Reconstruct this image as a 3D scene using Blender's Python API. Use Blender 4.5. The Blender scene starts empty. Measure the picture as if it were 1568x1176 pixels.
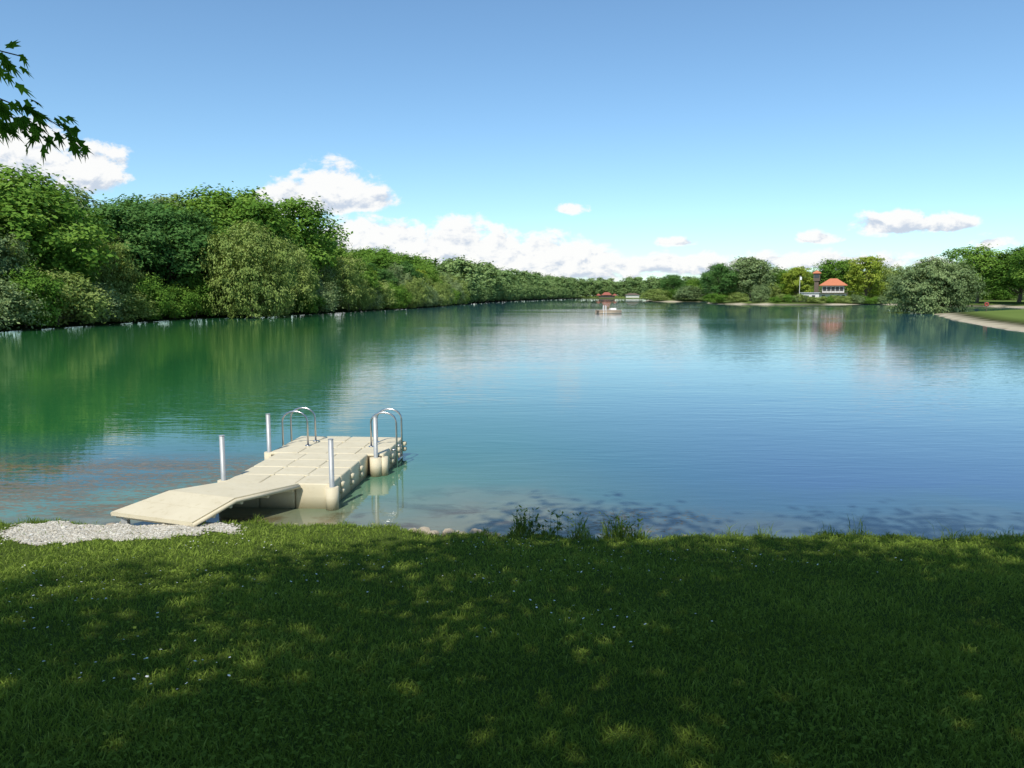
import bpy, math, numpy as np
from mathutils import Vector, Matrix
rng = np.random.default_rng(7)
scene = bpy.context.scene
COL = scene.collection

# ---------------------------------------------------------------- helpers
def link(o, parent=None):
    COL.objects.link(o)
    if parent is not None: o.parent = parent
    return o
def empty(name, loc=(0,0,0), rz=0.0):
    e = bpy.data.objects.new(name, None); e.location = loc; e.rotation_euler = (0,0,rz)
    e.empty_display_size = 0.3
    return link(e)
def np_mesh(name, verts, faces, mats, tint=None, matidx=None, smooth=False, pattr=None):
    """faces : list of (k x n) int arrays"""
    me = bpy.data.meshes.new(name)
    verts = np.asarray(verts, dtype=np.float32)
    me.vertices.add(len(verts)); me.vertices.foreach_set("co", verts.ravel())
    if not isinstance(faces, list): faces = [faces]
    faces = [np.asarray(f, dtype=np.int32) for f in faces if len(f)]
    loops = np.concatenate([f.ravel() for f in faces])
    tot = np.concatenate([np.full(len(f), f.shape[1], dtype=np.int32) for f in faces])
    start = np.concatenate([[0], np.cumsum(tot)[:-1]]).astype(np.int32)
    me.loops.add(len(loops)); me.loops.foreach_set("vertex_index", loops)
    me.polygons.add(len(tot)); me.polygons.foreach_set("loop_start", start)
    me.polygons.foreach_set("loop_total", tot)
    if matidx is not None: me.polygons.foreach_set("material_index", np.asarray(matidx, dtype=np.int32))
    me.polygons.foreach_set("use_smooth", np.full(len(tot), smooth, dtype=bool))
    for m in mats: me.materials.append(m)
    if tint is not None:
        a = me.attributes.new("tint", 'FLOAT', 'FACE'); a.data.foreach_set("value", np.asarray(tint, dtype=np.float32))
    if pattr:
        for k, v in pattr.items():
            a = me.attributes.new(k, 'FLOAT', 'POINT'); a.data.foreach_set("value", np.asarray(v, dtype=np.float32))
    me.update(calc_edges=True)
    return me
class Geo:
    """collects simple solids into one mesh"""
    def __init__(s): s.v=[]; s.n=0; s.fl=[]
    def add(s, v, f):
        for q in f: s.fl.append([i+s.n for i in q])
        s.v.extend([tuple(p) for p in v]); s.n += len(v)
    def box(s, a, b, M=None, bev=0.0):
        x0,y0,z0=a; x1,y1,z1=b
        if bev<=0:
            v=[(x0,y0,z0),(x1,y0,z0),(x1,y1,z0),(x0,y1,z0),(x0,y0,z1),(x1,y0,z1),(x1,y1,z1),(x0,y1,z1)]
            f=[(0,3,2,1),(4,5,6,7),(0,1,5,4),(1,2,6,5),(2,3,7,6),(3,0,4,7)]
        else:
            def ring(i,z):
                c=bev*1.6
                X0,X1,Y0,Y1=x0+i,x1-i,y0+i,y1-i
                pts=[]
                for cx,cy,a0 in ((X1-c,Y0+c,-90),(X1-c,Y1-c,0),(X0+c,Y1-c,90),(X0+c,Y0+c,180)):
                    for k in range(4):
                        t=math.radians(a0+30*k); pts.append((cx+c*math.cos(t),cy+c*math.sin(t),z))
                return pts
            rs=[ring(bev*.6,z0),ring(0,z0+bev*.6),ring(0,z1-bev),ring(bev*.3,z1-bev*.3),ring(bev,z1)]
            v=[p for r in rs for p in r]; f=[]
            for k in range(4):
                for j in range(16):
                    f.append((k*16+j,k*16+(j+1)%16,(k+1)*16+(j+1)%16,(k+1)*16+j))
            f.append(tuple(range(15,-1,-1))); f.append(tuple(64+j for j in range(16)))
        if M is not None: v=[M@Vector(p) for p in v]
        s.add(v,f)
    def tube(s, pts, r, n=10, cap=True):
        pts=[Vector(p) for p in pts]
        rs=r if hasattr(r,'__len__') else [r]*len(pts)
        v=[]; f=[]; up=None
        for i,p in enumerate(pts):
            t=(pts[min(i+1,len(pts)-1)]-pts[max(i-1,0)]).normalized()
            if up is None:
                up=Vector((0,0,1)) if abs(t.z)<.9 else Vector((1,0,0))
            a=(up-t*up.dot(t)).normalized(); b=t.cross(a); up=a
            for k in range(n):
                w=2*math.pi*k/n
                v.append(p+(a*math.cos(w)+b*math.sin(w))*rs[i])
        for i in range(len(pts)-1):
            for k in range(n):
                f.append((i*n+k,i*n+(k+1)%n,(i+1)*n+(k+1)%n,(i+1)*n+k))
        if cap:
            f.append(tuple(range(n-1,-1,-1))); f.append(tuple((len(pts)-1)*n+k for k in range(n)))
        s.add(v,f)
    def obj(s, name, mat, parent=None, smooth=False):
        me=bpy.data.meshes.new(name); me.from_pydata([tuple(p) for p in s.v],[],s.fl); me.update()
        me.materials.append(mat)
        if smooth: 
            me.polygons.foreach_set("use_smooth",[len(p.vertices)<=4 for p in me.polygons])
        return link(bpy.data.objects.new(name,me),parent)

class NT:
    def __init__(s, nt): s.nt=nt; s.N=nt.nodes; s.L=nt.links
    def new(s,t,**kw):
        n=s.N.new(t)
        for k,v in kw.items(): setattr(n,k,v)
        return n
    def set(s,sock,val):
        if isinstance(val,bpy.types.NodeSocket): s.L.new(val,sock)
        elif val is not None: sock.default_value=val
    def m(s,op,a,b=None,c=None,clamp=False):
        n=s.new('ShaderNodeMath',operation=op,use_clamp=clamp)
        s.set(n.inputs[0],a)
        if b is not None: s.set(n.inputs[1],b)
        if c is not None: s.set(n.inputs[2],c)
        return n.outputs[0]
    def noise(s,vec,scale,detail=3,rough=.5,dist=0):
        n=s.new('ShaderNodeTexNoise'); s.set(n.inputs['Vector'],vec)
        n.inputs['Scale'].default_value=scale; n.inputs['Detail'].default_value=detail
        n.inputs['Roughness'].default_value=rough; n.inputs['Distortion'].default_value=dist
        return n.outputs['Fac']
    def ramp(s,fac,stops):
        n=s.new('ShaderNodeValToRGB'); s.set(n.inputs[0],fac)
        e=n.color_ramp.elements
        while len(e)<len(stops): e.new(.5)
        for i,(p,c) in enumerate(stops):
            e[i].position=p; e[i].color=(*c,1) if len(c)==3 else c
        return n.outputs[0]
    def mix(s,f,a,b,blend='MIX'):
        n=s.new('ShaderNodeMix',data_type='RGBA',blend_type=blend); s.set(n.inputs[0],f)
        s.set(n.inputs[6],a if isinstance(a,bpy.types.NodeSocket) else (*a,1)); s.set(n.inputs[7],b if isinstance(b,bpy.types.NodeSocket) else (*b,1))
        return n.outputs[2]
    def maprange(s,v,a,b,c=0,d=1,smooth=False):
        n=s.new('ShaderNodeMapRange'); n.interpolation_type='SMOOTHSTEP' if smooth else 'LINEAR'
        s.set(n.inputs[0],v)
        for i,x in enumerate((a,b,c,d)): s.set(n.inputs[1+i],x)
        return n.outputs[0]
    def attr(s,name):
        return s.new('ShaderNodeAttribute',attribute_name=name).outputs['Fac']
    def pos(s): return s.new('ShaderNodeNewGeometry').outputs['Position']
    def scalev(s,v,sc):
        n=s.new('ShaderNodeVectorMath',operation='MULTIPLY'); s.set(n.inputs[0],v); n.inputs[1].default_value=sc
        return n.outputs[0]
    def bump(s,h,strength,dist,normal=None):
        n=s.new('ShaderNodeBump'); s.set(n.inputs['Height'],h); n.inputs['Strength'].default_value=strength
        n.inputs['Distance'].default_value=dist
        if normal is not None: s.L.new(normal,n.inputs['Normal'])
        return n.outputs[0]
def mat(name):
    m=bpy.data.materials.new(name); m.use_nodes=True; t=NT(m.node_tree); t.N.clear()
    out=t.new('ShaderNodeOutputMaterial')
    return m,t,out
def simple(name,col,rough=.6,metal=0,var=.12,scale=8,bump=0.0,spec=.5):
    m,t,out=mat(name)
    p=t.new('ShaderNodeBsdfPrincipled'); o=t.new('ShaderNodeTexCoord').outputs['Object']
    n=t.noise(o,scale,5,.6)
    c=t.mix(n,tuple(x*(1-var*1.6) for x in col),tuple(min(1,x*(1+var)) for x in col))
    t.set(p.inputs['Base Color'],c); p.inputs['Roughness'].default_value=rough; p.inputs['Metallic'].default_value=metal
    p.inputs['Specular IOR Level'].default_value=spec
    if bump: t.set(p.inputs['Normal'],t.bump(n,.6,bump))
    t.L.new(p.outputs[0],out.inputs[0]); return m
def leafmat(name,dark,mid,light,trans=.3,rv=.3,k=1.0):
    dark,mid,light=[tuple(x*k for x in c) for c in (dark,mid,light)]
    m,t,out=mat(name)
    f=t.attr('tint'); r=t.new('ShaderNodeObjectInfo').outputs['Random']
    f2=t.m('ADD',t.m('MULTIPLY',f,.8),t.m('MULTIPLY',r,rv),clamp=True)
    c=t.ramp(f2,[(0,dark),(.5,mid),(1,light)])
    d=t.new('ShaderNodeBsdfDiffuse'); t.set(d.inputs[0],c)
    last=d.outputs[0]
    if trans>0:
        tr=t.new('ShaderNodeBsdfTranslucent'); t.set(tr.inputs[0],t.mix(1.0,c,(1.5,1.45,.9),'MULTIPLY'))
        x=t.new('ShaderNodeMixShader'); x.inputs[0].default_value=trans; t.L.new(d.outputs[0],x.inputs[1]); t.L.new(tr.outputs[0],x.inputs[2])
        last=x.outputs[0]
    t.L.new(last,out.inputs[0]); return m

# ---------------------------------------------------------------- lake shape / terrain
SH=[(-120,10.5),(-60,10.2),(-20,9.9),(-9,9.75),(-6.6,9.7),(-5.0,9.62),(-4,9.65),(-3,9.7),(-2,9.55),(-1,9.3),(0,9.14),(1,9.06),(2,9.05),(3.2,9.16),(4.6,9.12),(6.5,9.1),(9,9.2),(20,9.2),(48,9.6)]
RIGHT=[(46,22),(41,42),(41,61),(44.5,71),(51,88),(60,108),(66,121),(72,129),(92,135),(112,160),(128,205),(119,250),(100,243),(83,240),(66,262),(87,345),(60,355),(88,500),(118,686)]
LEFT=[(57,690),(30,560),(6,441),(-13.5,294),(-21.6,180),(-28,147),(-33,116),(-41,98),(-42,78),(-42,63),(-50,50),(-75,38),(-120,30)]
POLY=np.array(SH+RIGHT+LEFT,float)
def sdist(x,y):
    """positive on land, negative in the lake"""
    x=np.asarray(x,float); y=np.asarray(y,float)
    dmin=np.full(x.shape,1e9); inside=np.zeros(x.shape,bool)
    n=len(POLY)
    for i in range(n):
        ax,ay=POLY[i]; bx,by=POLY[(i+1)%n]
        ex,ey=bx-ax,by-ay; L=ex*ex+ey*ey
        t=np.clip(((x-ax)*ex+(y-ay)*ey)/L,0,1)
        d=(x-ax-t*ex)**2+(y-ay-t*ey)**2
        dmin=np.minimum(dmin,d)
        c=((ay>y)!=(by>y))
        with np.errstate(divide='ignore',invalid='ignore'):
            xi=(bx-ax)*(y-ay)/(by-ay if by!=ay else 1e-9)+ax
        inside^=(c&(x<xi))
    d=np.sqrt(dmin); d=np.where(inside,-d,d)
    return d+.06*np.sin(x*3.1+1)+.04*np.sin(x*7.3+y*2)+.025*np.sin(x*15.1)
def height(x,y):
    d=sdist(x,y)
    near=np.clip((24-y)/8,0,1)
    lip=.10*np.clip(d/.28,0,1)**.6
    p1=np.where(d>0,lip+.137*np.minimum(d,11)+.012*np.sin(x*1.7+y)*np.clip(d,0,1)+.01*np.sin(y*2.9+x*.6)*np.clip(d,0,1),0)
    p2=np.where(d>0,.05+np.minimum(1.0,.07*d),0)
    land=near*p1+(1-near)*p2
    bottom=np.maximum(-3.5,d*.30)+.03*np.sin(x*2.3)*np.cos(y*3.1)*np.clip(-d,0,1)
    return np.where(d>0,land,bottom),d
def H1(x,y): return float(height(np.array([float(x)]),np.array([float(y)]))[0][0])
def geo(a,b,r):
    o=[a]; v=a
    while v<b: v*=r; o.append(v)
    return np.array(o)
xs_in=np.linspace(-8,8,150); g=geo(8,1800,1.04)[1:]
xs=np.concatenate([-g[::-1],xs_in,g])
ys=np.concatenate([-geo(4,200,1.25)[::-1],np.linspace(-3.8,8.2,90),np.linspace(8.25,10.6,60),np.linspace(10.7,14,30),geo(14,3000,1.03)[1:]])
X,Y=np.meshgrid(xs,ys); Z,D=height(X,Y)
nx,ny=len(xs),len(ys)
idx=np.arange(nx*ny).reshape(ny,nx)
F=np.stack([idx[:-1,:-1],idx[:-1,1:],idx[1:,1:],idx[1:,:-1]],-1).reshape(-1,4)
sand=np.clip(((X>30)&(Y>25)&(Y<128)&(D>-.5))*(2.7-D)/1.2,0,1)+((X>55)&(Y>140)&(Y<420)&(D<2.5)).astype(float)
m,t,out=mat('ground_mat')
p=t.pos(); d=t.attr('shore'); sd=t.attr('sand')
n1=t.noise(p,1.2,5,.6); n2=t.noise(p,25,4,.7); n3=t.noise(p,.05,4,.5)
gr=t.mix(n2,(.035,.055,.014),(.10,.14,.03))
gr2=t.mix(n3,(.10,.15,.035),(.15,.20,.055))
sx=t.new('ShaderNodeSeparateXYZ'); t.set(sx.inputs[0],p)
gr=t.mix(t.maprange(sx.outputs[1],12,40),gr,gr2)
soil=t.mix(n2,(.022,.018,.009),(.07,.055,.03))
sandc=t.mix(t.noise(p,3,5,.7),(.36,.31,.21),(.50,.44,.32))
c=t.mix(t.maprange(t.m('ADD',d,t.m('MULTIPLY',t.m('SUBTRACT',n1,.5),.3)),.0,.16),soil,gr)
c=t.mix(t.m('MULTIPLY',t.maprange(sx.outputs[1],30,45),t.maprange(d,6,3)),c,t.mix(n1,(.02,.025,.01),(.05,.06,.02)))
c=t.mix(t.m('MINIMUM',sd,1.0),c,sandc)
b=t.new('ShaderNodeBsdfDiffuse'); t.set(b.inputs[0],c); t.set(b.inputs['Normal'],t.bump(n2,.7,.02))
t.L.new(b.outputs[0],out.inputs[0])
me=np_mesh('ground',np.stack([X.ravel(),Y.ravel(),Z.ravel()],-1),F,[m],smooth=True,pattr={'shore':D.ravel(),'sand':sand.ravel()})
link(bpy.data.objects.new('ground',me))

# ---------------------------------------------------------------- water
m,t,out=mat('lake_water_mat')
p=t.pos(); sx=t.new('ShaderNodeSeparateXYZ'); t.set(sx.inputs[0],p); px,py=sx.outputs[0],sx.outputs[1]
calm=t.maprange(t.noise(t.scalev(p,(.012,.03,1)),1,3,.5,.5),.42,.62,.35,1.0,True)
w1=t.noise(t.scalev(p,(.9,3.2,1)),1.0,2,.5,.4)
w2=t.noise(t.scalev(p,(1.5,8.0,1)),1.0,2,.55,.4)
w3=t.noise(t.scalev(p,(.18,.5,1)),1.0,2,.5,.2)
hgt=t.m('ADD',t.m('ADD',t.m('MULTIPLY',w1,.0068),t.m('MULTIPLY',w2,.0042)),t.m('MULTIPLY',w3,.012))
hgt=t.m('MULTIPLY',hgt,calm)
bn=t.bump(hgt,1.0,1.0)
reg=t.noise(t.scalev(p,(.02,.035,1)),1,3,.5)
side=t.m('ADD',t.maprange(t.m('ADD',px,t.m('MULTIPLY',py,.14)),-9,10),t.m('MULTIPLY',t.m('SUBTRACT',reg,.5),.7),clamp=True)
body=t.mix(side,(.022,.125,.034),(.030,.118,.160))  # tree green at left, sky blue at right: reflections painted into the body colour
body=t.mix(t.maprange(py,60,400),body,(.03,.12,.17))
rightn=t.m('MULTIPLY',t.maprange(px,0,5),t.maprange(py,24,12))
body=t.mix(rightn,body,(.035,.085,.175))  # deep sky reflection near the right shore, put into the colour
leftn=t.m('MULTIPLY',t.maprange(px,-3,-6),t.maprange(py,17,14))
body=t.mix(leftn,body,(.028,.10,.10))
# shallow bed seen through the clear near-shore water
bedn=t.noise(p,1.6,5,.65); bed2=t.noise(t.scalev(p,(1,1.6,1)),1.1,5,.65,.4)
bed=t.mix(bedn,(.12,.125,.07),(.23,.225,.14))
bed=t.mix(t.maprange(bed2,.50,.62),bed,(.10,.065,.025))
bed=t.mix(t.maprange(px,.2,2.2,0,.75),bed,(.045,.085,.11))  # right part of the bed darkened to blue: painted shade and sky reflection
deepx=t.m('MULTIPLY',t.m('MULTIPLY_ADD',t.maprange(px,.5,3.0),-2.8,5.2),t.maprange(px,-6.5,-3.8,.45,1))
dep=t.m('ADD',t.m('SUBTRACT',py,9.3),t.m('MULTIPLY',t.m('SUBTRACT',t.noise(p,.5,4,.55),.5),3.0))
shallowc=t.mix(t.maprange(px,-2,3),(.085,.19,.115),(.042,.10,.14))  # right end of the shallows takes the same painted shade and sky blue
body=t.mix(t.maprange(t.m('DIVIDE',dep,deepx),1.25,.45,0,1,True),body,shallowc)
body=t.mix(t.maprange(t.m('DIVIDE',dep,deepx),.62,.0,0,1,True),body,bed)
# weeds floating / growing close to the left shore
fx=t.maprange(px,-3.3,-4.6); fy=t.m('MULTIPLY',t.maprange(py,14.6,13.4),t.maprange(py,9.8,10.4))
reg1=t.m('MULTIPLY',fx,fy)
al=t.noise(t.scalev(p,(.45,1.7,1)),1.0,4,.6,.8); al2=t.noise(t.scalev(p,(6,15,1)),1.0,4,.75)
am=t.m('MULTIPLY',t.maprange(t.m('ADD',al,t.m('MULTIPLY',t.m('SUBTRACT',al2,.5),1.6)),.40,.54),reg1)
am=t.m('MULTIPLY',am,.85)
rg2=t.m('MULTIPLY',t.maprange(py,10.9,10.2),t.m('MULTIPLY',t.maprange(px,-.3,.8),t.maprange(px,3.2,2.2)))
am2=t.m('MULTIPLY',t.maprange(t.m('ADD',t.noise(p,14,3,.7),t.m('MULTIPLY',t.noise(p,2.0,2,.5),.5)),.80,.86),rg2)
am=t.m('MAXIMUM',am,t.m('MULTIPLY',am2,.8))
algc=t.mix(t.maprange(al2,.35,.65),(.04,.045,.02),(.22,.14,.07))
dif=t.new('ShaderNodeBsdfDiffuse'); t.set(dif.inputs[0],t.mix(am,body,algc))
gl=t.new('ShaderNodeBsdfGlossy'); gl.inputs['Roughness'].default_value=.012; gl.inputs[0].default_value=(1,1,1,1); t.L.new(bn,gl.inputs['Normal'])
fr=t.new('ShaderNodeFresnel'); fr.inputs[0].default_value=1.39; t.L.new(bn,fr.inputs['Normal'])
mx3=t.new('ShaderNodeMixShader'); t.set(mx3.inputs[0],t.m('MULTIPLY',fr.outputs[0],t.m('MULTIPLY_ADD',am,-.60,.97))); t.L.new(dif.outputs[0],mx3.inputs[1]); t.L.new(gl.outputs[0],mx3.inputs[2])
t.L.new(mx3.outputs[0],out.inputs[0])
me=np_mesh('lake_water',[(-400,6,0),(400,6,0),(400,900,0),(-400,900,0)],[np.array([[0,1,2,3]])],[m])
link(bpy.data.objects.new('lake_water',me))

# ---------------------------------------------------------------- foliage
bark=simple('bark',(.12,.095,.07),.9,var=.3,scale=5,bump=.02)
K=1.5
L_oak=leafmat('leaves_broadleaf',(.032,.075,.012),(.085,.16,.024),(.155,.235,.045),.25,k=K)
L_wil=leafmat('leaves_willow',(.075,.11,.03),(.145,.195,.05),(.22,.26,.085),.25,k=K)
L_grey=leafmat('leaves_grey_willow',(.07,.105,.045),(.13,.18,.075),(.20,.245,.11),.25,k=K)
L_dark=leafmat('leaves_dark',(.02,.055,.014),(.05,.11,.028),(.09,.165,.045),.25,k=K)
L_yel=leafmat('leaves_yellowgreen',(.085,.12,.015),(.17,.22,.03),(.24,.28,.05),.25,k=K)
L_far=leafmat('leaves_far',(.065,.115,.04),(.115,.175,.06),(.17,.225,.085),.2,k=K)  # distance haze put into the leaf colour, paler and bluer
L_near=leafmat('leaves_near_maple',(.035,.10,.012),(.10,.22,.025),(.20,.36,.05),.5)
L_sh=leafmat('leaves_shade_tree',(.035,.10,.012),(.08,.20,.025),(.14,.30,.04),.3)

def rvec(n,r):
    v=r.normal(size=(n,3)); return v/np.linalg.norm(v,axis=1,keepdims=True)
def make_tree(name,seed,H,R,base,lobes,clumps,per,leaf,leafm,droop=0.0,sig=.35,asp=.6,trunk_r=None,squash=1.0,lr=(.26,.46)):
    """tapered trunk, limbs and a crown of leaf clumps. H total height, R crown radius, base crown bottom height"""
    r=np.random.default_rng(seed)
    g=Geo(); tr=trunk_r or H*.018
    cz=(H+base)/2; rz=(H-base)/2
    top=Vector((r.normal()*.3,r.normal()*.3,base+rz*1.1))
    g.tube([(0,0,-.4),(0,0,.3),(top.x*.3,top.y*.3,base*.6+.5),(top.x*.7,top.y*.7,cz),top],[tr*1.5,tr*1.1,tr*.9,tr*.6,tr*.15],8)
    LC=[];LR=[]
    for i in range(lobes):
        a=2*math.pi*(i*.618+r.uniform(0,.15)); zz=-0.85+1.75*((i+.5)/lobes)
        rad=math.sqrt(max(0,1-zz*zz*.85))*r.uniform(.5,.85)
        if zz>.75: rad*=.5
        c=np.array([math.cos(a)*rad*R,math.sin(a)*rad*R,cz+zz*rz*.72])
        LC.append(c); LR.append(R*r.uniform(*lr))
        s=Vector((top.x*.5,top.y*.5,max(.8,base*.7+ (c[2]-base)*.35)))
        mid=(s+Vector(c))/2+Vector((0,0,-.15*R*r.random()))
        g.tube([s,mid,c],[tr*.45,tr*.28,tr*.08],5)
    LC=np.array(LC);LR=np.array(LR)
    pr=LR**2/np.sum(LR**2)
    k=r.choice(lobes,size=clumps,p=pr)
    dirn=rvec(clumps,r); dirn[:,2]=np.where((dirn[:,2]<-.3)&(r.random(clumps)<.6),-dirn[:,2],dirn[:,2])
    rr=LR[k]*r.uniform(.6,1.12,clumps)**.8
    cc=LC[k]+dirn*rr[:,None]*np.array([1,1,squash])
    ctint=np.clip(r.normal(.42,.16,clumps)+r.normal(0,.13,lobes)[k]+.12*dirn[:,2],0,1)  # clumps facing up tinted lighter, some top light in the colour
    csz=r.uniform(.6,1.4,clumps)
    N=clumps*per; ck=np.repeat(np.arange(clumps),per)
    off=r.normal(size=(N,3))*sig*csz[ck][:,None]
    off[:,2]*=.7
    if droop>0:
        off[:,0]*=.7; off[:,1]*=.7
        off[:,2]=-np.abs(r.normal(size=N))*droop*csz[ck]+.25*off[:,2]
    pc=cc[ck]+off
    pc[:,2]=np.where(pc[:,2]<.2,.2+r.random(N)*1.1,pc[:,2])
    nrm=dirn[ck]*.9+rvec(N,r)*.7+np.array([0,0,.45]); nrm/=np.linalg.norm(nrm,axis=1,keepdims=True)
    ax=rvec(N,r)
    if droop>0: ax=ax*.6+np.array([0,0,-1.])
    u=ax-nrm*np.sum(ax*nrm,1,keepdims=True); u/=np.linalg.norm(u,axis=1,keepdims=True)+1e-9
    w=np.cross(nrm,u); s=leaf*r.uniform(.6,1.35,N)[:,None]
    V=np.stack([pc-u*s,pc+w*s*asp+u*s*.1,pc+u*s,pc-w*s*asp+u*s*.1],1).reshape(-1,3)
    base_n=len(g.v)
    FQ=np.arange(N*4).reshape(-1,4)+base_n
    tv=np.array([tuple(p) for p in g.v]); q=[f for f in g.fl if len(f)==4]
    tint=np.concatenate([np.zeros(len(q)),np.clip(ctint[ck]+r.normal(0,.08,N),0,1)])
    return np_mesh(name,np.concatenate([tv,V]),[np.array(q),FQ],[bark,leafm],tint=tint,matidx=np.concatenate([np.zeros(len(q)),np.ones(N)]))
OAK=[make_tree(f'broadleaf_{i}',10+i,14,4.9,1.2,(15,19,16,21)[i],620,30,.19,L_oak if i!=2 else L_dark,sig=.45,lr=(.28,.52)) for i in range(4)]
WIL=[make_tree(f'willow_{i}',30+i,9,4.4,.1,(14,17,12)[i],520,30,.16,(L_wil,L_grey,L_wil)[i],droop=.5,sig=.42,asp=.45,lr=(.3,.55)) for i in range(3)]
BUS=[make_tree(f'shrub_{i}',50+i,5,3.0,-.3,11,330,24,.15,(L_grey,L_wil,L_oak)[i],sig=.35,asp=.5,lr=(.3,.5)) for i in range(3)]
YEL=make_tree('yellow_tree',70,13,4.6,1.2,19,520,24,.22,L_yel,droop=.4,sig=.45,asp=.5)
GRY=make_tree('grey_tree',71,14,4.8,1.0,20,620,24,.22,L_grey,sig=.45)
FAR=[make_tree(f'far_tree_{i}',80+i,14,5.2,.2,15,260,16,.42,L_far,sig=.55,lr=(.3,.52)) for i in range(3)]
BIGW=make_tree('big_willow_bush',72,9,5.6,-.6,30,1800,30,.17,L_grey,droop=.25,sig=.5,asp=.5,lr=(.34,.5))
BIGL=make_tree('big_pale_willow',73,11,6.2,-.4,20,1250,30,.17,L_wil,droop=.5,sig=.45,asp=.45,lr=(.3,.5))
def place(me,name,x,y,sx,sz,parent=None,rot=None,zoff=0):
    o=bpy.data.objects.new(name,me)
    o.location=(x,y,max(H1(x,y),0)-.1+zoff); o.rotation_euler=(0,0,rng.uniform(0,6.28) if rot is None else rot); o.scale=(sx,sx,sz)
    return link(o,parent)
wood=empty('woodland')
LP=np.array(LEFT[::-1]+[(85,715),(150,720),(230,700)],float)
seg=np.linalg.norm(np.diff(LP,axis=0),axis=1); cum=np.concatenate([[0],np.cumsum(seg)])
def along(s):
    i=min(np.searchsorted(cum,s,side='right')-1,len(seg)-1); f=(s-cum[i])/seg[i]
    a,b=LP[i],LP[i+1]; dv=(b-a)/seg[i]; return a+(b-a)*f, np.array([-dv[1],dv[0]])
HY=([30,66,80,105,125,140,150,190,330,480,700],[12.8,14.0,14.8,17.2,19.2,17.2,14.6,13.4,16.4,18.0,19])
for row,(off,sp) in enumerate([(1.2,5.2),(5.5,6.4),(12,7.8),(20,9.0)]):
    s=20.0
    while s<cum[-1]:
        P,nn=along(s); yy=P[1]
        fs=1+max(0,(yy-150))/420
        o=off*(1+.2*rng.normal())*(1 if yy<400 else 1.4)
        q=P+nn*o
        Ht=np.interp(q[1],*HY)
        k=rng.random()
        if yy>260:
            sc=Ht/14*rng.uniform(.7,1.05)*(.6 if row==0 else 1)
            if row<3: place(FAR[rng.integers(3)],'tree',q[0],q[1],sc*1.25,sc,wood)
            s+=sp*fs*rng.uniform(.8,1.4); continue
        if row==0:
            if k<.6: place(BUS[rng.integers(3)],'bush',q[0],q[1],rng.uniform(.8,1.3),rng.uniform(.6,1.2),wood)
            else: sc=rng.uniform(.6,.95)*Ht/14; place(WIL[rng.integers(3)],'willow',q[0],q[1],sc,sc*rng.uniform(.9,1.1),wood)
        elif row==1:
            if k<.42: sc=Ht*.66/9*rng.uniform(.75,1.12); place(WIL[rng.integers(3)],'willow',q[0],q[1],sc*.9,sc,wood)
            elif k<.52: sc=Ht*.7/13*rng.uniform(.85,1.1); place(YEL,'tree',q[0],q[1],sc*1.1,sc,wood)
            else: sc=Ht*.78/14*rng.uniform(.75,1.12); place(OAK[rng.integers(4)],'tree',q[0],q[1],sc*1.2,sc,wood)
        else:
            sc=Ht/14*rng.choice([rng.uniform(.74,.9),rng.uniform(.94,1.08)])
            me_=OAK[rng.integers(4)] if k<.78 else (YEL if k<.86 else GRY)
            place(me_,'tree',q[0],q[1],sc*1.25,sc,wood)
        s+=sp*fs*rng.uniform(.75,1.25)
place(BIGL,'willow_tree',-34.8,103,1.0,1.08,None,.5)
dist=empty('distant_tree_line')
for x in np.arange(88,330,7.5):
    for rr_ in range(2):
        y=(335-0.12*x)+rr_*16+rng.uniform(-6,6); sc=rng.uniform(.72,1.02)
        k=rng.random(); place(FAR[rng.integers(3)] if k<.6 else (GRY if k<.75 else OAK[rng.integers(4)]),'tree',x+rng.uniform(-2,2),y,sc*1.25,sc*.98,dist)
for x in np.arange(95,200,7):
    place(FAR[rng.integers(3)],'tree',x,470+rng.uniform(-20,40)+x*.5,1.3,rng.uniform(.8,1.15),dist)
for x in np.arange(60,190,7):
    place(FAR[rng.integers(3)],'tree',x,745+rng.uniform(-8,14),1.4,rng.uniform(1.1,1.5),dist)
def R_(x,y): return (x-784)/1176*y
for nm,x,y,me_,w,h,bw,bh in [
 ('deciduous_tree',1098,268,OAK[2],11,14.0,9.2,14),('grey_poplar_tree',1147,272,GRY,17.5,16.5,9.6,14),
 ('shrub',1163,255,BUS[0],7,5.6,6,5),('shrub',1128,262,BUS[1],7,3.2,6,5),('shrub',1092,262,BUS[2],8,3.4,6,5),
 ('yellow_green_tree',1218,282,YEL,12,13.4,9.2,13),('deciduous_tree',1273,300,OAK[0],17,16.5,9.2,14),
 ('yellow_green_tree',1322,262,YEL,14,16.6,9.2,13),('willow_tree',1352,268,WIL[0],13,13.5,8.8,9),
 ('deciduous_tree',1492,225,OAK[1],17.5,17.0,9.2,14),('deciduous_tree',1556,215,OAK[3],18,15.2,9.2,14),('deciduous_tree',1600,200,OAK[0],15,16,9.2,14),
 ('deciduous_tree',1190,300,OAK[1],12,12,9.2,14),
 ('willow_bush',1421,127,BIGW,12.8,8.9,11.8,9),
 ('shrub',1004,362,BUS[1],13,5.2,6,5),('shrub',1056,356,BUS[0],16,6.2,6,5),('shrub',1036,364,BUS[2],12,4.4,6,5),
 ('deciduous_tree',1028,400,OAK[2],11,13,9.2,14),('deciduous_tree',1064,410,OAK[0],10,11,9.2,14),
 ]:
    place(me_,nm,R_(x,y),y,w/bw,h/bh)
hed=empty('shore_hedge')
for x in np.arange(1180,1350,9):
    y=250+rng.uniform(-1,1); place(BUS[rng.integers(3)],'bush',R_(x,y)+1,y,.65,rng.uniform(.35,.55),hed)
for x in list(np.arange(1170,1370,12))+list(np.arange(1460,1640,14)):
    y=292+rng.uniform(-3,3); place(BUS[rng.integers(3)],'bush',R_(x,y)+1,y,1.3,rng.uniform(.8,1.5),hed)

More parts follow.
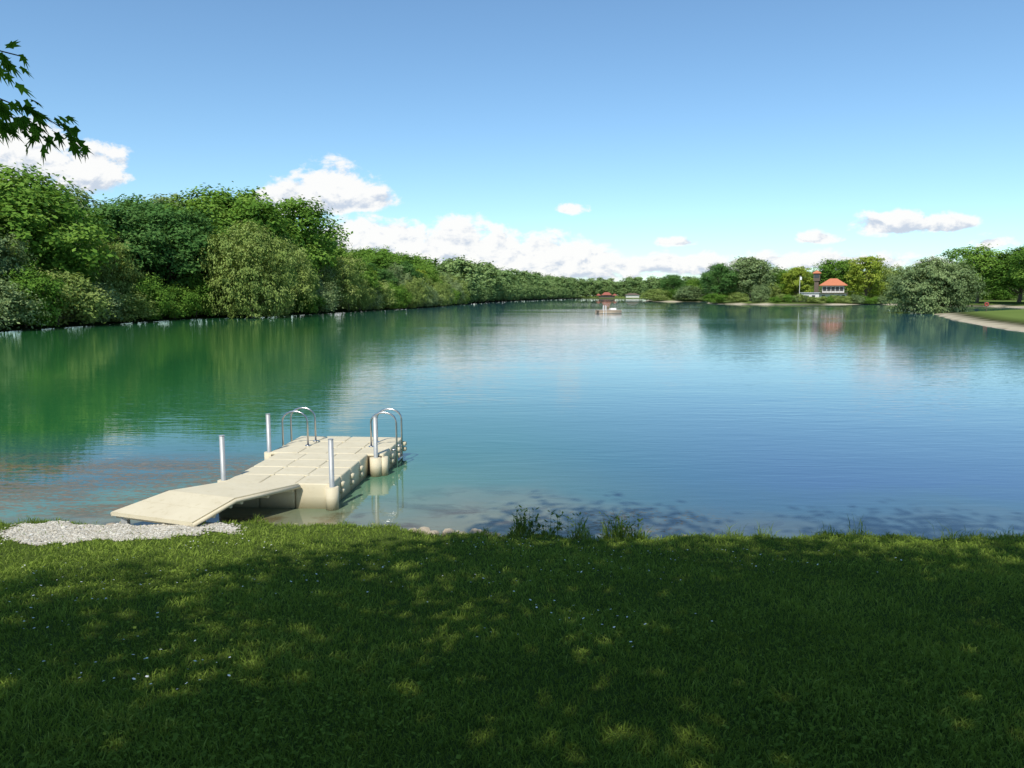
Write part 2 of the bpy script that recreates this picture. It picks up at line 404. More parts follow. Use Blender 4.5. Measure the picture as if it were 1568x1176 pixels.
SHD=make_tree('shade_crown',90,5.4,4.0,.4,24,370,28,.10,L_sh,sig=.27,asp=.6,trunk_r=.01,lr=(.22,.42))
def shade(x,y,sx,sz,tz,tx,ty,rot):
    e=empty('shade_tree',(tx,ty,0)); g=Geo()
    hz=H1(tx,ty)
    g.tube([(0,0,hz-.3),(0,0,hz+.3),((x-tx)*.2,(y-ty)*.2,3.5),((x-tx)*.6,(y-ty)*.6,5.6),(x-tx,y-ty,7)],[.34,.24,.2,.14,.07],12)
    g.obj('trunk',bark,e,True)
    o=bpy.data.objects.new('crown',SHD); o.location=(x-tx,y-ty,tz); o.scale=(sx,sx*.98,sz); o.rotation_euler=(0,0,rot); link(o,e)
shade(-1.5,-.2,1.0,.95,4.9,-2.2,-3.0,.3)
shade(3.3,-.5,1.05,1.0,4.9,3.2,-3.2,1.9)
shade(8.0,-.5,1.05,1.0,4.9,8.2,-3.0,3.7)
shade(1.2,-3.0,1.15,1.0,5.3,.8,-5.0,2.7)
shade(6.2,-3.6,1.0,1.0,5.3,5.8,-5.4,.9)
shade(-5.4,-2.4,.85,.9,4.9,-6.4,-4.4,5.2)

# maple branch reaching in from the left
mp=empty('maple_branch',(0,0,0))
g=Geo()
main=[(-6.4,-4.2,3.6),(-5.2,-1.0,4.8),(-4.2,1.8,4.75),(-3.4,3.3,4.5),(-2.9,3.9,4.25)]
g.tube(main,[.09,.06,.035,.018,.008],8)
tw=[[(-2.9,3.9,4.25),(-2.7,3.95,4.24),(-2.43,4,4.18)],[(-3.0,3.8,4.3),(-2.62,3.95,4.00),(-2.38,4.05,3.90),(-2.27,4.1,3.82)],[(-3.0,3.8,4.2),(-2.85,3.9,4.0),(-2.60,3.95,3.76)],[(-2.95,3.85,4.28),(-2.55,3.95,4.10)],[(-3.0,3.8,4.1),(-2.6,3.98,3.93),(-2.42,4.0,3.84)]]
for q in tw: g.tube(q,[.006,.004,.003,.002][:len(q)],5)
g.obj('branch',bark,mp,True)
star=[]
for k,(rad_,ang) in enumerate([(.16,-90),(.45,-150),(.35,-178),(.85,160),(.42,135),(.95,118),(.5,103),(1.15,90),(.5,77),(.95,62),(.42,45),(.85,20),(.35,-2),(.45,-30)]):
    star.append((rad_*math.cos(math.radians(ang)),rad_*math.sin(math.radians(ang))))
V=[];Fp=[];tn=[]
r2=np.random.default_rng(5)
pts=[]
for qi,(q,nl) in enumerate(zip(tw,(44,50,26,20,30))):
    for i in range(nl):
        f=r2.uniform(.15,1)*(len(q)-1); a=int(min(f,len(q)-2)); pq=Vector(q[a]).lerp(Vector(q[a+1]),f-a)
        pts.append((pq+Vector(r2.normal(size=3)*.04)+Vector((0,0,-.02)),qi))
for pq,qi in pts:
    s=r2.uniform(.045,.075)
    down=Vector((r2.normal()*.6+.35,r2.normal()*.4,-.75+r2.normal()*.3)).normalized()
    nr=Vector((r2.normal()*.6,-.4+r2.normal()*.5,.7)); nr=(nr-down*nr.dot(down)).normalized(); sd_=down.cross(nr)
    b0=len(V); V.append(tuple(pq))
    for (a,bb) in star: V.append(tuple(pq+sd_*a*s*.68+down*(bb+.2)*s*1.2-nr*(a*a*.25+max(0,bb)**2*.25)*s))
    tt=r2.uniform(.5,1) if qi in (0,3) else r2.uniform(.0,.8)  # leaves on the sunlit twigs get a brighter tint, sunlight painted in
    for k in range(14): Fp.append((b0,b0+1+k,b0+1+(k+1)%14)); tn.append(tt)
me=np_mesh('leaves',V,[np.array(Fp)],[L_near],tint=tn); link(bpy.data.objects.new('leaves',me),mp)

# ---------------------------------------------------------------- lawn
def in_gravel(x,y):
    return (((x+4.8)/1.42)**2+((y-8.88)/.76)**2+.22*np.sin(x*5+y*3)+.16*np.sin(x*13+y*9)+.08*np.sin(y*31)<1)
def blades(n,seed,y0,y1,hmin,hmax,wid,lean=.5,dpow=1.0):
    r=np.random.default_rng(seed)
    u=r.random(n); yy=y0*(y1/y0)**(u**dpow)
    xx=(r.random(n)*2-1)*(.70*yy+1.4)
    z,d=height(xx,yy); ok=(d>.0)&~(in_gravel(xx,yy)&(r.random(n)>.03))
    xx,yy,z,d=xx[ok],yy[ok],z[ok],d[ok]; n=len(xx)
    cl=.5+.5*np.sin(xx*2.1+1.3*np.sin(yy*1.7))*np.sin(yy*2.6+xx*.7); cl2=.5+.5*np.sin(xx*9+2*np.sin(yy*7))*np.sin(yy*11)
    h=(hmin+(hmax-hmin)*r.random(n)**1.8)*(.65+.4*cl+.3*cl2)
    a=r.uniform(0,2*np.pi,n); la=r.uniform(0,2*np.pi,n); L=h*r.uniform(.1,1,n)*lean*2
    w=wid*(.6+.8*r.random(n))*np.sqrt(yy/4)
    ca,sa=np.cos(a),np.sin(a); cx,cy=np.cos(la),np.sin(la)
    b=np.stack([xx,yy,z-.005],-1)
    mid=b+np.stack([cx*L*.35,cy*L*.35,h*.6],-1); tip=b+np.stack([cx*L,cy*L,h*(1-.25*lean)],-1)
    ww=np.stack([ca*w,sa*w,np.zeros(n)],-1)
    V=np.stack([b,mid+ww,tip,mid-ww],1).reshape(-1,3)
    tint=np.clip(.25+.3*cl+.15*cl2+r.normal(0,.18,n),0,1)
    return V,tint
m_grass=leafmat('grass_mat',(.085,.13,.024),(.20,.28,.045),(.35,.41,.10),.28,0)
V1,t1=blades(340000,1,1.9,9.9,.022,.07,.0030,.6)
r=np.random.default_rng(3)
n=30000; yy=1.9*(9.3/1.9)**r.random(n); xx=(r.random(n)*2-1)*(.70*yy+1.2); keep=(np.sin(xx*1.9+yy)+np.sin(yy*3.1-xx*2.3)+r.normal(0,.5,n))>.3
xx,yy=xx[keep],yy[keep]; z,d=height(xx,yy); ok=(d>.3)&~in_gravel(xx,yy); xx,yy,z=xx[ok],yy[ok],z[ok]; n=len(xx)
pc=np.stack([xx,yy,z+r.uniform(.02,.055,n)],-1); nr=rvec(n,r)*.45+np.array([0,0,1.]); nr/=np.linalg.norm(nr,axis=1,keepdims=True)
ax=rvec(n,r); u=ax-nr*np.sum(ax*nr,1,keepdims=True); u/=np.linalg.norm(u,axis=1,keepdims=True); w=np.cross(nr,u); s=r.uniform(.006,.017,n)[:,None]
V2=np.stack([pc-u*s,pc+w*s*.8,pc+u*s,pc-w*s*.8],1).reshape(-1,3); t2=r.uniform(.1,.7,n)
V=np.concatenate([V1,V2]); me=np_mesh('grass_lawn',V,np.arange(len(V)).reshape(-1,4),[m_grass],tint=np.concatenate([t1,t2]))
link(bpy.data.objects.new('grass_lawn',me))
def fringe(n,seed,x0,x1,h0,h1,name,mt,wid=.003,ysp=.12):
    r=np.random.default_rng(seed); xx=r.uniform(x0,x1,n)
    ysh=np.interp(xx,[a for a,_ in SH],[b for _,b in SH]); yy=ysh-.10+r.normal(0,ysp,n); z,d=height(xx,yy); z=np.maximum(z,-.05)
    cl=np.clip(.5+.5*np.sin(xx*3.3)*np.sin(xx*7.7+1)+.3*np.sin(xx*17),0.1,1.3)
    h=(h0+(h1-h0)*r.random(n)**2)*cl; la=r.uniform(0,6.28,n); a=r.uniform(0,6.28,n); L=h*r.uniform(.1,.8,n)
    b=np.stack([xx,yy,z],-1); mid=b+np.stack([np.cos(la)*L*.3,np.sin(la)*L*.3,h*.6],-1); tip=b+np.stack([np.cos(la)*L,np.sin(la)*L,h*.92],-1)
    ww=np.stack([np.cos(a),np.sin(a),0*a],-1)*wid*(.6+r.random(n))[:,None]
    ok=~in_gravel(xx,yy)
    V=np.stack([b,mid+ww,tip,mid-ww],1)[ok].reshape(-1,3)
    me=np_mesh(name,V,np.arange(len(V)).reshape(-1,4),[mt],tint=np.clip(r.normal(.35,.2,ok.sum()),0,1)); return link(bpy.data.objects.new(name,me))
fringe(18000,11,-9,9,.03,.13,'shore_grass',m_grass)
fringe(900,12,-.1,1.7,.14,.42,'reed_tuft',m_grass,.005,.07)
fringe(900,13,2.6,7.5,.10,.30,'shore_grass',m_grass,.003,.1)
r=np.random.default_rng(21)
V=[];
for i in range(52):
    x=r.choice([.05,.15,.4,.75,1.2,1.4,1.45])+r.normal()*.1; y=9.05+r.normal()*.07; z=max(H1(x,y),0); hh=r.uniform(.12,.38)
    for k in range(12):
        f=r.random(); c=np.array([x+r.normal()*.02,y+r.normal()*.02,z+hh*f]); a=r.uniform(0,6.28); u=np.array([math.cos(a),math.sin(a),.5]); s=r.uniform(.03,.06); w=np.array([-math.sin(a),math.cos(a),0])*s*.28
        V+= [c,c+u*s*.6+w,c+u*s*1.2,c+u*s*.6-w]
    c=np.array([x,y,z]); V+=[c,c+np.array([.003,0,hh*.5]),c+np.array([0,0,hh]),c+np.array([-.003,0,hh*.5])]
V=np.array(V); me=np_mesh('water_weed',V,np.arange(len(V)).reshape(-1,4),[m_grass],tint=r.uniform(0,.3,len(V)//4)); link(bpy.data.objects.new('waterside_weeds',me))
wm=simple('daisy_petal',(.8,.8,.76),.7,var=.02)
V=[];Fq=[]
cent=[(-3.6,5.9),(-3.2,5.2),(-2.2,6.2),(-4.4,6.6),(.3,6.6),(1.0,7.0),(1.2,7.9),(-.2,8.1),(-5.0,8.0),(-2.4,4.2),(.4,5.2),(-3,7.8),(2.8,7.5),(-1.3,7.1)]
for i in range(420):
    c=cent[r.integers(len(cent))]; x=c[0]+r.normal()*.5; y=c[1]+r.normal()*.28
    if y>8.9 or y<2.2: continue
    z=H1(x,y)+r.uniform(.045,.075); s=r.uniform(.005,.010); b0=len(V)
    tx,ty=r.normal()*.25,-.25+r.normal()*.25
    V.append((x,y,z+.002))
    for k in range(8): a=k*math.pi/4; V.append((x+s*math.cos(a),y+s*math.sin(a),z+s*(tx*math.cos(a)+ty*math.sin(a))))
    for k in range(8): Fq.append((b0,b0+1+k,b0+1+(k+1)%8))
me=np_mesh('daisy_flowers',V,[np.array(Fq)],[wm]); link(bpy.data.objects.new('daisy_flowers',me))

# ---------------------------------------------------------------- gravel + stones
def stones(name,P,S,mt,parent=None,seed=0,sub=1):
    r=np.random.default_rng(seed)
    import bmesh
    bm=bmesh.new(); bmesh.ops.create_icosphere(bm,subdivisions=sub,radius=1); bv=np.array([v.co[:] for v in bm.verts]); bf=np.array([[v.index for v in f.verts] for f in bm.faces]); bm.free()
    V=[];F=[];tn=[]
    for i,(p_,s) in enumerate(zip(P,S)):
        j=bv*(1+r.normal(0,.14 if sub==1 else .07,(len(bv),1)))*np.array([r.uniform(.7,1.2),r.uniform(.7,1.2),r.uniform(.4,.75)])*s
        a=r.uniform(0,6.28); c_,s_=math.cos(a),math.sin(a); j=j@np.array([[c_,s_,0],[-s_,c_,0],[0,0,1]])
        F.append(bf+len(V)*len(bv)); V.append(j+np.array(p_)); tn+= [r.random()]*len(bf)
    me=np_mesh(name,np.concatenate(V),[np.concatenate(F)],[mt],tint=tn); return link(bpy.data.objects.new(name,me),parent)
m,t,out=mat('gravel_mat'); c=t.ramp(t.attr('tint'),[(0,(.33,.30,.23)),(.5,(.50,.47,.39)),(1,(.66,.63,.55))]); b=t.new('ShaderNodeBsdfDiffuse')
o_=t.pos(); c=t.mix(t.m('MULTIPLY',t.noise(o_,40,4,.6),.35),c,(.24,.20,.14)); t.set(b.inputs[0],c); t.L.new(b.outputs[0],out.inputs[0]); gm=m
gx=np.linspace(-6.8,-3.0,80); gy=np.linspace(7.8,9.85,54); GX,GY=np.meshgrid(gx,gy); GZ,GD=height(GX,GY)
gi=np.arange(80*54).reshape(54,80); Fg=np.stack([gi[:-1,:-1],gi[:-1,1:],gi[1:,1:],gi[1:,:-1]],-1).reshape(-1,4)
ok=(in_gravel(GX,GY)&(GD>-.05)).ravel(); Fg=Fg[ok[Fg].all(1)]
gp=empty('gravel_path')
me=np_mesh('gravel_bed',np.stack([GX.ravel(),GY.ravel(),GZ.ravel()+.012],-1),Fg,[gm],tint=np.full(len(Fg),.55),smooth=True); link(bpy.data.objects.new('gravel_bed',me),gp)
r=np.random.default_rng(4); n=14000; xx=r.uniform(-6.8,-3.0,n); yy=r.uniform(7.7,9.8,n); zz,dd=height(xx,yy); ok=(in_gravel(xx,yy)|((r.random(n)<.12)&in_gravel(xx*.93-.33,yy*.93+.62)))&(dd>-.1)
stones('pebbles',np.stack([xx,yy,zz+.012],-1)[ok],(r.uniform(.008,.018,n)*np.where(r.random(n)<.04,1.9,1))[ok],gm,gp,5)
sm=simple('shore_stone',(.38,.32,.23),.85,var=.3,scale=14,bump=.01)
P=[(-5.5,9.62,.03),(-5.2,9.66,.04),(-3.72,9.55,.05),(-3.5,9.6,.03),(-1.1,9.38,.03),(-.98,9.3,.04),(-.78,9.34,.03),(-.62,9.28,.04),(-.45,9.26,.04),(-1.25,9.42,.03),(1.2,9.2,0),(4.1,9.3,0.0),(-3.4,9.7,-.02),(-.3,9.3,.0),(-2.9,9.75,0),(-2.4,9.7,0)]
SZ=[.09,.06,.08,.06,.11,.08,.10,.07,.12,.07,.07,.06,.09,.08,.06,.07]
rs=np.random.default_rng(17)
for i in range(60):
    x=rs.uniform(-6.5,3.5) if i%2 else rs.normal(-.8,.5); y=float(np.interp(x,[a for a,_ in SH],[b for _,b in SH]))+rs.uniform(-.05,.35); P.append((x,y,max(H1(x,y),-.02)+.005)); SZ.append(rs.uniform(.02,.06))
stones('shore_stones',P,SZ,sm,None,8,2)

# ---------------------------------------------------------------- floating jetty
m,t,out=mat('jetty_plastic'); p_=t.new('ShaderNodeBsdfPrincipled'); o=t.new('ShaderNodeTexCoord').outputs['Object']
n=t.noise(o,2.5,6,.65); n2=t.noise(o,60,3,.6)
c=t.mix(n,(.52,.45,.30),(.67,.60,.43)); c=t.mix(t.maprange(t.noise(o,9,4,.7),.56,.75,0,.5),c,(.40,.33,.18))
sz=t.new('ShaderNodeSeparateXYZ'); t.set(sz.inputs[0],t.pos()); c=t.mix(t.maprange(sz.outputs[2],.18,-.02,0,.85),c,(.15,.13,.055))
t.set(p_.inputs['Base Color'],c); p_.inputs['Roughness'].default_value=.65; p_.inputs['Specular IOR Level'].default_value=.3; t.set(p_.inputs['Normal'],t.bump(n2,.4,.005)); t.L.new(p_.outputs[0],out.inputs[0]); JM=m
galv=simple('galvanised_steel',(.42,.43,.42),.5,.35,.15,12)
inox=simple('stainless_steel',(.50,.50,.50),.28,1.0,.05,6)
dark=simple('dark_gap',(.16,.13,.08),.9)
J=empty('floating_jetty',(-3.33,10.62,0),math.radians(-4))
g=Geo(); PZ=.52; T=.36; EX=.49; XR=2*PZ; XL=XR-4*EX
for j in range(4):
    for i in range(3): g.box(((i-1.5)*PZ+.004,j*PZ+.004,-.06),((i-.5)*PZ-.004,(j+1)*PZ-.004,T+rng.uniform(-.004,.004)),None,.018)
for j in range(3):
    for i in range(4): g.box((XL+i*EX+.004,(4+j)*PZ+.004,-.06),(XL+(i+1)*EX-.004,(5+j)*PZ-.004,T+rng.uniform(-.004,.004)),None,.018)
g.obj('float_modules',JM,J,True)
g=Geo()
def cyl(x,y,z0,z1,r_,n=16): g.tube([(x,y,z0),(x,y,z1)],r_,n)
W=1.5*PZ
def lug(x,y,r_=.05):
    g.box((x-r_,y-r_*1.1,.10),(x+r_,y+r_*1.1,.17),None,.018); g.box((x-r_,y-r_*1.1,.20),(x+r_,y+r_*1.1,.27),None,.018)
for j in range(1,4):
    for s in(-1,1): lug(s*W,j*PZ)
for j in range(1,4):
    lug(XR,(4+j)*PZ,.06); lug(XL,(4+j)*PZ,.06)
for i in range(5): lug(XL+i*EX,7*PZ)
cyl(XR-.12,4*PZ-.05,-.05,.31,.10); cyl(W+.02,.0,-.05,.32,.09); cyl(-W,0,.0,.31,.07); cyl(XR,4*PZ+.01,-.05,.31,.07)
g.obj('connector_lugs',JM,J,True)
g=Geo()
for i in range(0,2):
    for j in range(1,4): g.tube([((i-.5)*PZ,j*PZ,T-.02),((i-.5)*PZ,j*PZ,T+.006)],.035,12)
for i in range(1,4):
    for j in range(5,7): g.tube([(XL+i*EX,j*PZ,T-.02),(XL+i*EX,j*PZ,T+.006)],.035,12)
g.obj('connector_pins',JM,J,True)
g=Geo(); g.box((-W+.03,.05,-.05),(W-.03,4*PZ,T-.03)); g.box((XL+.03,4*PZ,-.05),(XR-.03,7*PZ-.03,T-.035)); g.obj('seams',dark,J)
g=Geo()
POSTS=((-W-.06,.16,.64),(W+.02,.0,.64),(XL-.03,4*PZ+.08,.64),(XR-.12,4*PZ-.05,.64))
for x,y,h in POSTS:
    g.tube([(x,y,-.9),(x,y,T+h)],.036,14); g.tube([(x,y,T+h),(x,y,T+h+.006)],.04,14)
g.obj('mooring_posts',galv,J,True)
g=Geo()
for x,y in ((-W-.06,.16),(XL-.03,4*PZ+.08)): g.tube([(x,y,.05),(x,y,T-.01)],.085,14); g.box((min(x,x+.09),y-.07,.08),(x+.1,y+.07,T-.015))
g.obj('post_sleeves',JM,J,True)
def ladder(sgn,xe,y0):
    g=Geo()
    for dy in (0,.42):
        pts=[]
        xi=xe-sgn*.36; xo=xe+sgn*.09; zt=T+.44; R_h=(xo-xi)/2
        pts.append((xi,y0+dy,T+.0)); pts.append((xi,y0+dy,zt-.02))
        for k in range(0,11):
            a=math.pi*(1-k/10); pts.append(((xi+xo)/2+R_h*math.cos(a),y0+dy,zt+.17*math.sin(a)))
        pts+= [(xo,y0+dy,zt-.02),(xo,y0+dy,-.75)]
        g.tube(pts,.0165,10)
        g.tube([(xi,y0+dy,T+.0),(xi,y0+dy,T+.012)],.05,12)
        g.tube([(xo,y0+dy,T-.05),(xo-sgn*.12,y0+dy,T-.05)],.014,8)
    for z in (.12,-.12,-.36,-.6): g.box((xo-.03,y0,z-.012),(xo+.03,y0+.42,z+.012))
    return g.obj('bathing_ladder_left' if sgn<0 else 'bathing_ladder_right',inox,J,True)
ladder(-1,XL+.10,4*PZ+.62); ladder(1,XR,4*PZ+.60)
def slab(g,quadA,quadB,th):
    a=[Vector(quadA[0]),Vector(quadA[1]),Vector(quadB[1]),Vector(quadB[0])]; d=Vector((0,0,-th))
    v=a+[p+d for p in a]; g.add(v,[(3,2,1,0),(4,5,6,7),(0,1,5,4),(1,2,6,5),(2,3,7,6),(3,0,4,7)])
G=empty('gangway')
g=Geo()
A=((-4.12,10.66,.368),(-3.0,10.58,.368)); K=((-4.62,10.12,.385),(-3.60,9.74,.385)); B=((-5.12,9.56,.25),(-3.90,9.10,.25))
def lerp(a,b,f): return tuple(a[i]*(1-f)+b[i]*f for i in range(3))
for (P0,P1),ns in (((A,K),2),((K,B),2)):
    for k in range(ns):
        f0=k/ns+.003; f1=(k+1)/ns-.003
        slab(g,(lerp(P0[0],P1[0],f0),lerp(P0[1],P1[1],f0)),(lerp(P0[0],P1[0],f1),lerp(P0[1],P1[1],f1)),.05)
g.obj('deck_panels',JM,G)
g=Geo()
for s in (0,1):
    a,k_,b_=Vector(A[s]),Vector(K[s]),Vector(B[s]); off=Vector((0,0,-.04)); o2=Vector((.012,-.02,0))*(1 if s else -1)
    g.tube([a+off+o2,k_+off+o2,b_+off+o2],.028,8)
for f in (.1,.5,.9):
    for P0,P1 in ((A,K),(K,B)):
        a=Vector(lerp(P0[0],P1[0],f)); b=Vector(lerp(P0[1],P1[1],f)); g.tube([a+Vector((0,0,-.08)),b+Vector((0,0,-.08))],.03,8)
g.obj('side_beams',JM,G,True)
g=Geo(); g.box((-3.86,9.16,-.1),(-3.78,9.24,.19)); g.box((-5.0,9.55,-.1),(-4.92,9.63,.19)); g.obj('feet',galv,G)

# ---------------------------------------------------------------- raft
wood_m=simple('raft_wood',(.50,.38,.26),.8,var=.25,scale=3)
wh=simple('white_paint',(.75,.74,.70),.6,var=.05,scale=1); redm=simple('red_paint',(.45,.05,.03),.5,var=.1)
RF=empty('swimming_raft',(16.2,130,0),.2)
g=Geo()
for k in range(12): g.box((-1.9+k*.32,-1.3,.42),(-1.9+k*.32+.30,1.3,.50))
g.obj('deck',wood_m,RF)
g=Geo(); g.tube([(-1.9,-1,.14),(1.95,-1,.14)],.27,10); g.tube([(-1.9,1,.14),(1.95,1,.14)],.27,10); g.obj('floats',wood_m,RF,True)
g=Geo()
for x in (-1.2,-.8): g.tube([(x,-1.3,-.4),(x,-1.3,1.2),(x,-1.0,1.3),(x,-.8,.5)],.05,6)
g.box((.3,-.4,.5),(1.3,.3,.85)); g.obj('ladder_and_box',wh,RF)

# ---------------------------------------------------------------- buildings
wallm=simple('white_render',(.62,.60,.55),.85,var=.06,scale=.6); roofm=simple('orange_tiles',(.50,.17,.08),.8,var=.2,scale=3)
glass=simple('window_glass',(.03,.04,.05),.1,var=.05); timb=simple('dark_timber',(.12,.09,.065),.8,var=.2,scale=2); redroof=simple('red_tiles',(.30,.09,.06),.8,var=.2,scale=2)
def hip(g,x0,x1,y0,y1,z0,z1,r_):
    cx=(x0+x1)/2; cy=(y0+y1)/2
    v=[(x0,y0,z0),(x1,y0,z0),(x1,y1,z0),(x0,y1,z0),(cx-r_,cy,z1),(cx+r_,cy,z1),(x0,y0,z0-.2),(x1,y0,z0-.2),(x1,y1,z0-.2),(x0,y1,z0-.2)]
    g.add(v,[(0,1,5,4),(1,2,5),(2,3,4,5),(3,0,4),(6,7,1,0),(7,8,2,1),(8,9,3,2),(9,6,0,3),(9,8,7,6)])
yb=262; xb=R_(1272,yb)
LB=empty('lifeguard_house',(xb,yb,.9),math.radians(-22))
g=Geo(); g.box((-4.2,-3.5,0),(4.2,3.5,2.7)); g.box((-3.4,-2.8,2.9),(3.4,2.8,5.3)); g.obj('walls',wallm,LB)
g=Geo(); hip(g,-4.4,4.4,-3.8,3.8,5.45,7.7,1.1); g.obj('roof',roofm,LB)
g=Geo()
for k in range(5): g.box((-3.2+k*1.32,-2.86,3.5),(-3.2+k*1.32+1.05,-2.803,4.9))
for k in range(4): g.box((-3.46,-2.4+k*1.25,3.5),(-3.403,-2.4+k*1.25+1.0,4.9))
for x in (-3.4,1.2,2.8): g.box((x,-3.56,1.0),(x+.9,-3.503,2.1))
g.obj('windows',glass,LB)
g=Geo(); g.box((-.9,-3.57,0),(.2,-3.503,2.1)); g.obj('door',timb,LB)
g=Geo(); g.box((-4.6,-4.5,2.72),(4.6,4,2.88))
for k in range(19): g.box((-4.55+k*.5,-4.48,2.88),(-4.49+k*.5,-4.42,3.7))
g.box((-4.6,-4.5,3.7),(4.6,-4.4,3.8))
for x in (-4.5,0,4.4): g.box((x,-4.45,0),(x+.12,-4.33,2.72))
g.obj('balcony',timb,LB)
g=Geo(); g.box((-6.0,-.6,0),(-4.6,.8,6.9)); g.obj('tower',timb,LB)
g=Geo(); g.box((-6.35,-.95,6.9),(-4.25,1.15,9.4)); g.obj('tower_cabin',timb,LB)
g=Geo(); g.box((-6.1,-1.0,7.9),(-4.5,-.953,9.0)); g.obj('tower_window',glass,LB)
g=Geo(); hip(g,-6.7,-3.9,-1.3,1.5,9.6,10.5,.1); g.obj('tower_roof',roofm,LB)
BK=empty('bath_kiosk',(R_(1237,255),255,.9),math.radians(-20))
g=Geo(); g.box((-2.8,-2,0),(2.8,2,2.8)); g.obj('walls',wallm,BK)
g=Geo(); g.box((-3.1,-2.4,2.8),(3.1,2.3,3.0)); g.obj('flat_roof',galv,BK)
g=Geo(); g.box((-2.2,-2.06,.9),(-.3,-2.003,2.0)); g.box((.6,-2.06,0),(1.6,-2.003,2.1)); g.obj('window_and_door',glass,BK)
fp=empty('flag_pole',(R_(1221,255),255,.8)); g=Geo(); g.tube([(0,0,0),(0,0,8.5)],[.09,.05],8); g.obj('pole',wh,fp); g=Geo(); g.box((.06,-.01,7.2),(.6,.01,8.2)); g.obj('flag',wh,fp)
RS=empty('lakeside_restaurant',(R_(928,702),702,.6),math.radians(-7)); RS.scale=(.8,.8,.72)
g=Geo(); g.box((-9,-3,0),(9,3,3)); g.obj('walls',timb,RS)
g=Geo(); hip(g,-6,6,-4.5,4.5,3.6,7.0,2.5); hip(g,-12,-6.2,-4.2,3.6,3.0,5.2,.4); hip(g,6.2,12,-4.2,3.6,3.0,5.2,.4); g.obj('roof',redroof,RS)
g=Geo()
for k in range(7): g.box((-8.4+k*2.5,-3.06,.8),(-8.4+k*2.5+1.6,-3.003,2.4))
g.obj('windows',glass,RS)
RT=empty('boat_house',(R_(968,700),705,.6)); g=Geo(); g.box((-6,-3,0),(6,3,2.4)); g.obj('walls',wallm,RT); g=Geo(); hip(g,-6.8,6.8,-3.8,3.8,2.6,4.2,3); g.obj('roof',timb,RT)
LR_=empty('life_ring_stand',(R_(1507,116),116,H1(R_(1507,116),116)),math.radians(-30))
g=Geo(); g.tube([(0,0,0),(0,0,1.5)],.04,8); g.box((-.3,-.03,.8),(.3,.03,1.4)); g.obj('post_and_board',timb,LR_)
g=Geo(); g.tube([(.22*math.cos(a),-.08,1.1+.22*math.sin(a)) for a in np.linspace(0,2*math.pi,17)],.06,8); g.obj('life_ring',redm,LR_)

# ---------------------------------------------------------------- sun + sky
EL=math.radians(51); SD=Vector((-.30,-.95,0)).normalized(); S=Vector((SD.x*math.cos(EL),SD.y*math.cos(EL),math.sin(EL)))
sl=bpy.data.lights.new('sun','SUN'); sl.energy=5.0; sl.angle=math.radians(.53); sl.color=(1,.95,.87)
so=bpy.data.objects.new('sun',sl); so.rotation_euler=(-S).to_track_quat('-Z','Y').to_euler(); so.location=(-10,-20,30); link(so)
W_=bpy.data.worlds.new('World'); scene.world=W_; W_.use_nodes=True
t=NT(W_.node_tree); t.N.clear(); out=t.new('ShaderNodeOutputWorld')
sky=t.new('ShaderNodeTexSky'); sky.sky_type='NISHITA'; sky.sun_disc=False; sky.sun_elevation=EL; sky.sun_rotation=math.atan2(SD.x,SD.y)%(2*math.pi)
sky.air_density=1.0; sky.dust_density=.4; sky.ozone_density=1.6; sky.altitude=300
bg=t.new('ShaderNodeBackground'); t.L.new(t.mix(1.0,sky.outputs[0],(.84,1.05,1.13),'MULTIPLY'),bg.inputs[0]); bg.inputs[1].default_value=.145
BL=[(35,242,104,72,1.1),(140,262,74,54,1.1),
 (515,292,70,58,1.1),(460,308,92,40,1.05),(563,307,54,28,1.05),
 (545,362,78,48,1.1),(608,362,66,38,1.05),(700,380,92,58,1.1),(770,392,100,54,1.05),(824,388,76,48,1.05),(884,396,80,42,1.05),(610,388,190,42,1),(740,410,290,40,1),
 (1370,343,76,25,.92),(1445,343,58,19,.9),(1250,364,44,15,.78),(1035,370,52,12,.72),(870,320,26,11,.62),(1060,404,180,24,.85),(1515,370,48,20,.78),(1280,398,210,20,.78)]
gt=bpy.data.node_groups.new('cloud_density','ShaderNodeTree')
gt.interface.new_socket('U',in_out='INPUT',socket_type='NodeSocketFloat'); gt.interface.new_socket('V',in_out='INPUT',socket_type='NodeSocketFloat')
gt.interface.new_socket('D',in_out='OUTPUT',socket_type='NodeSocketFloat'); gt.interface.new_socket('Height',in_out='OUTPUT',socket_type='NodeSocketFloat')
q=NT(gt); gi_=q.new('NodeGroupInput'); go=q.new('NodeGroupOutput'); U,Vv=gi_.outputs[0],gi_.outputs[1]
acc=None; acc2=None
for cx,cy,rx,ry,wt in BL:
    u0=(cx-784)/1176*.985; v0=(452-cy)/1176*.985-ry/1176*.15; rx/=1176; ry/=1176
    du=q.m('MULTIPLY_ADD',U,1/rx,-u0/rx); dv=q.m('MULTIPLY_ADD',Vv,1/ry,-v0/ry)
    dvs=q.m('MAXIMUM',dv,q.m('MULTIPLY',dv,-1.6))
    dd=q.m('SQRT',q.m('MULTIPLY_ADD',du,du,q.m('MULTIPLY',dvs,dvs)))
    b_=q.m('MULTIPLY_ADD',dd,-wt,wt)
    b2=q.m('MULTIPLY_ADD',dv,.5,b_)
    acc=b_ if acc is None else q.m('MAXIMUM',acc,b_)
    acc2=b2 if acc2 is None else q.m('MAXIMUM',acc2,b2)
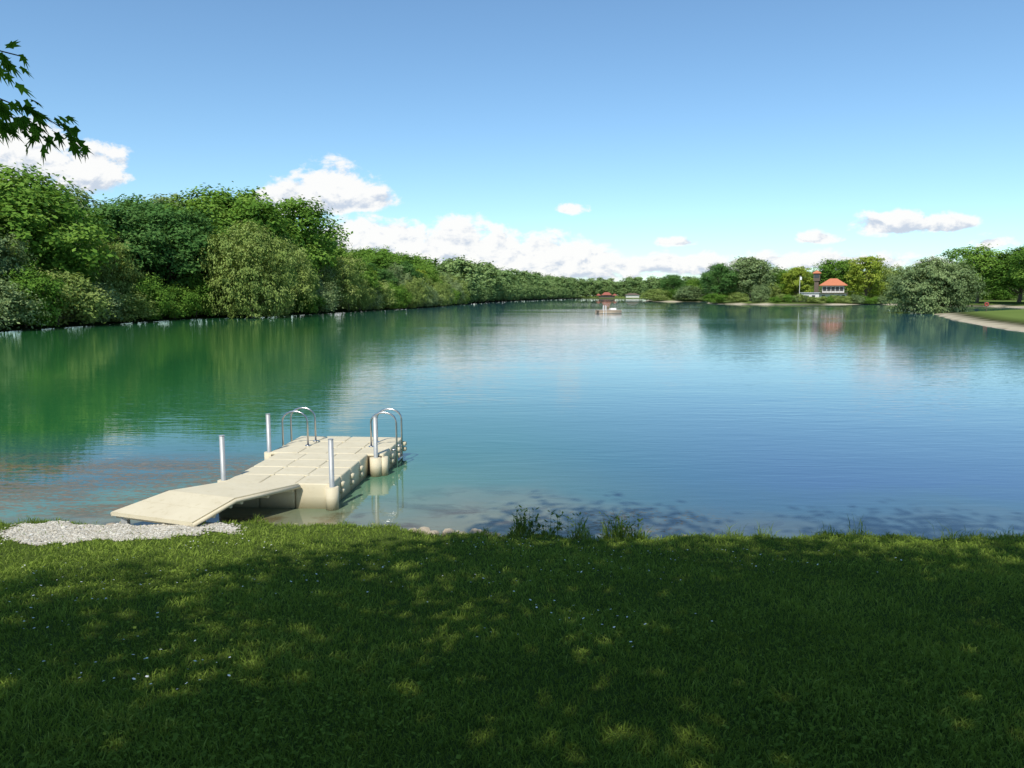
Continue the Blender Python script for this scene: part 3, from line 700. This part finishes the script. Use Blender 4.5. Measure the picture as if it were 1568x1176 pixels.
cv=q.new('ShaderNodeCombineXYZ'); q.set(cv.inputs[0],U); q.set(cv.inputs[1],q.m('MULTIPLY',Vv,1.5)); cv.inputs[2].default_value=3.3
n1=q.noise(cv.outputs[0],24,6,.62,.2)
cv2=q.new('ShaderNodeCombineXYZ'); q.set(cv2.inputs[0],q.m('ADD',U,-.005)); q.set(cv2.inputs[1],q.m('MULTIPLY_ADD',Vv,1.5,.014)); cv2.inputs[2].default_value=3.3
n2=q.noise(cv2.outputs[0],24,4,.62,.2)
q.L.new(q.m('ADD',acc,q.m('MULTIPLY',q.m('SUBTRACT',n1,.5),1.7)),go.inputs[0])
q.L.new(q.m('ADD',q.m('SUBTRACT',acc2,acc),q.m('MULTIPLY',q.m('SUBTRACT',n1,n2),2.8)),go.inputs[1])
tc=t.new('ShaderNodeTexCoord').outputs['Generated']; sx=t.new('ShaderNodeSeparateXYZ'); t.set(sx.inputs[0],tc)
yy=t.m('MAXIMUM',sx.outputs[1],.02); U=t.m('DIVIDE',sx.outputs[0],yy); Vv=t.m('DIVIDE',sx.outputs[2],yy)
n=t.new('ShaderNodeGroup'); n.node_tree=gt; t.set(n.inputs[0],U); t.set(n.inputs[1],Vv)
al=t.m('MULTIPLY',t.maprange(n.outputs[0],.04,.36,0,.98,True),t.maprange(sx.outputs[1],.02,.2))
lit=t.maprange(n.outputs[1],-.50,.16,0,1,True)
cc=t.mix(lit,(.60,.68,.80),(1.0,1.0,.99))
cb=t.new('ShaderNodeBackground'); t.set(cb.inputs[0],cc); cb.inputs[1].default_value=.99
ms=t.new('ShaderNodeMixShader'); t.set(ms.inputs[0],al); t.L.new(bg.outputs[0],ms.inputs[1]); t.L.new(cb.outputs[0],ms.inputs[2]); t.L.new(ms.outputs[0],out.inputs[0])

# ---------------------------------------------------------------- camera
cam=bpy.data.cameras.new('camera'); cam.lens=27; cam.sensor_width=36; cam.clip_end=6000; cam.clip_start=.05
co=bpy.data.objects.new('camera',cam); co.location=(0,0,3.0); co.rotation_euler=(math.radians(90-6.6),0,0); link(co); scene.camera=co
scene.view_settings.view_transform='Standard'; scene.view_settings.look='None'; scene.view_settings.exposure=0
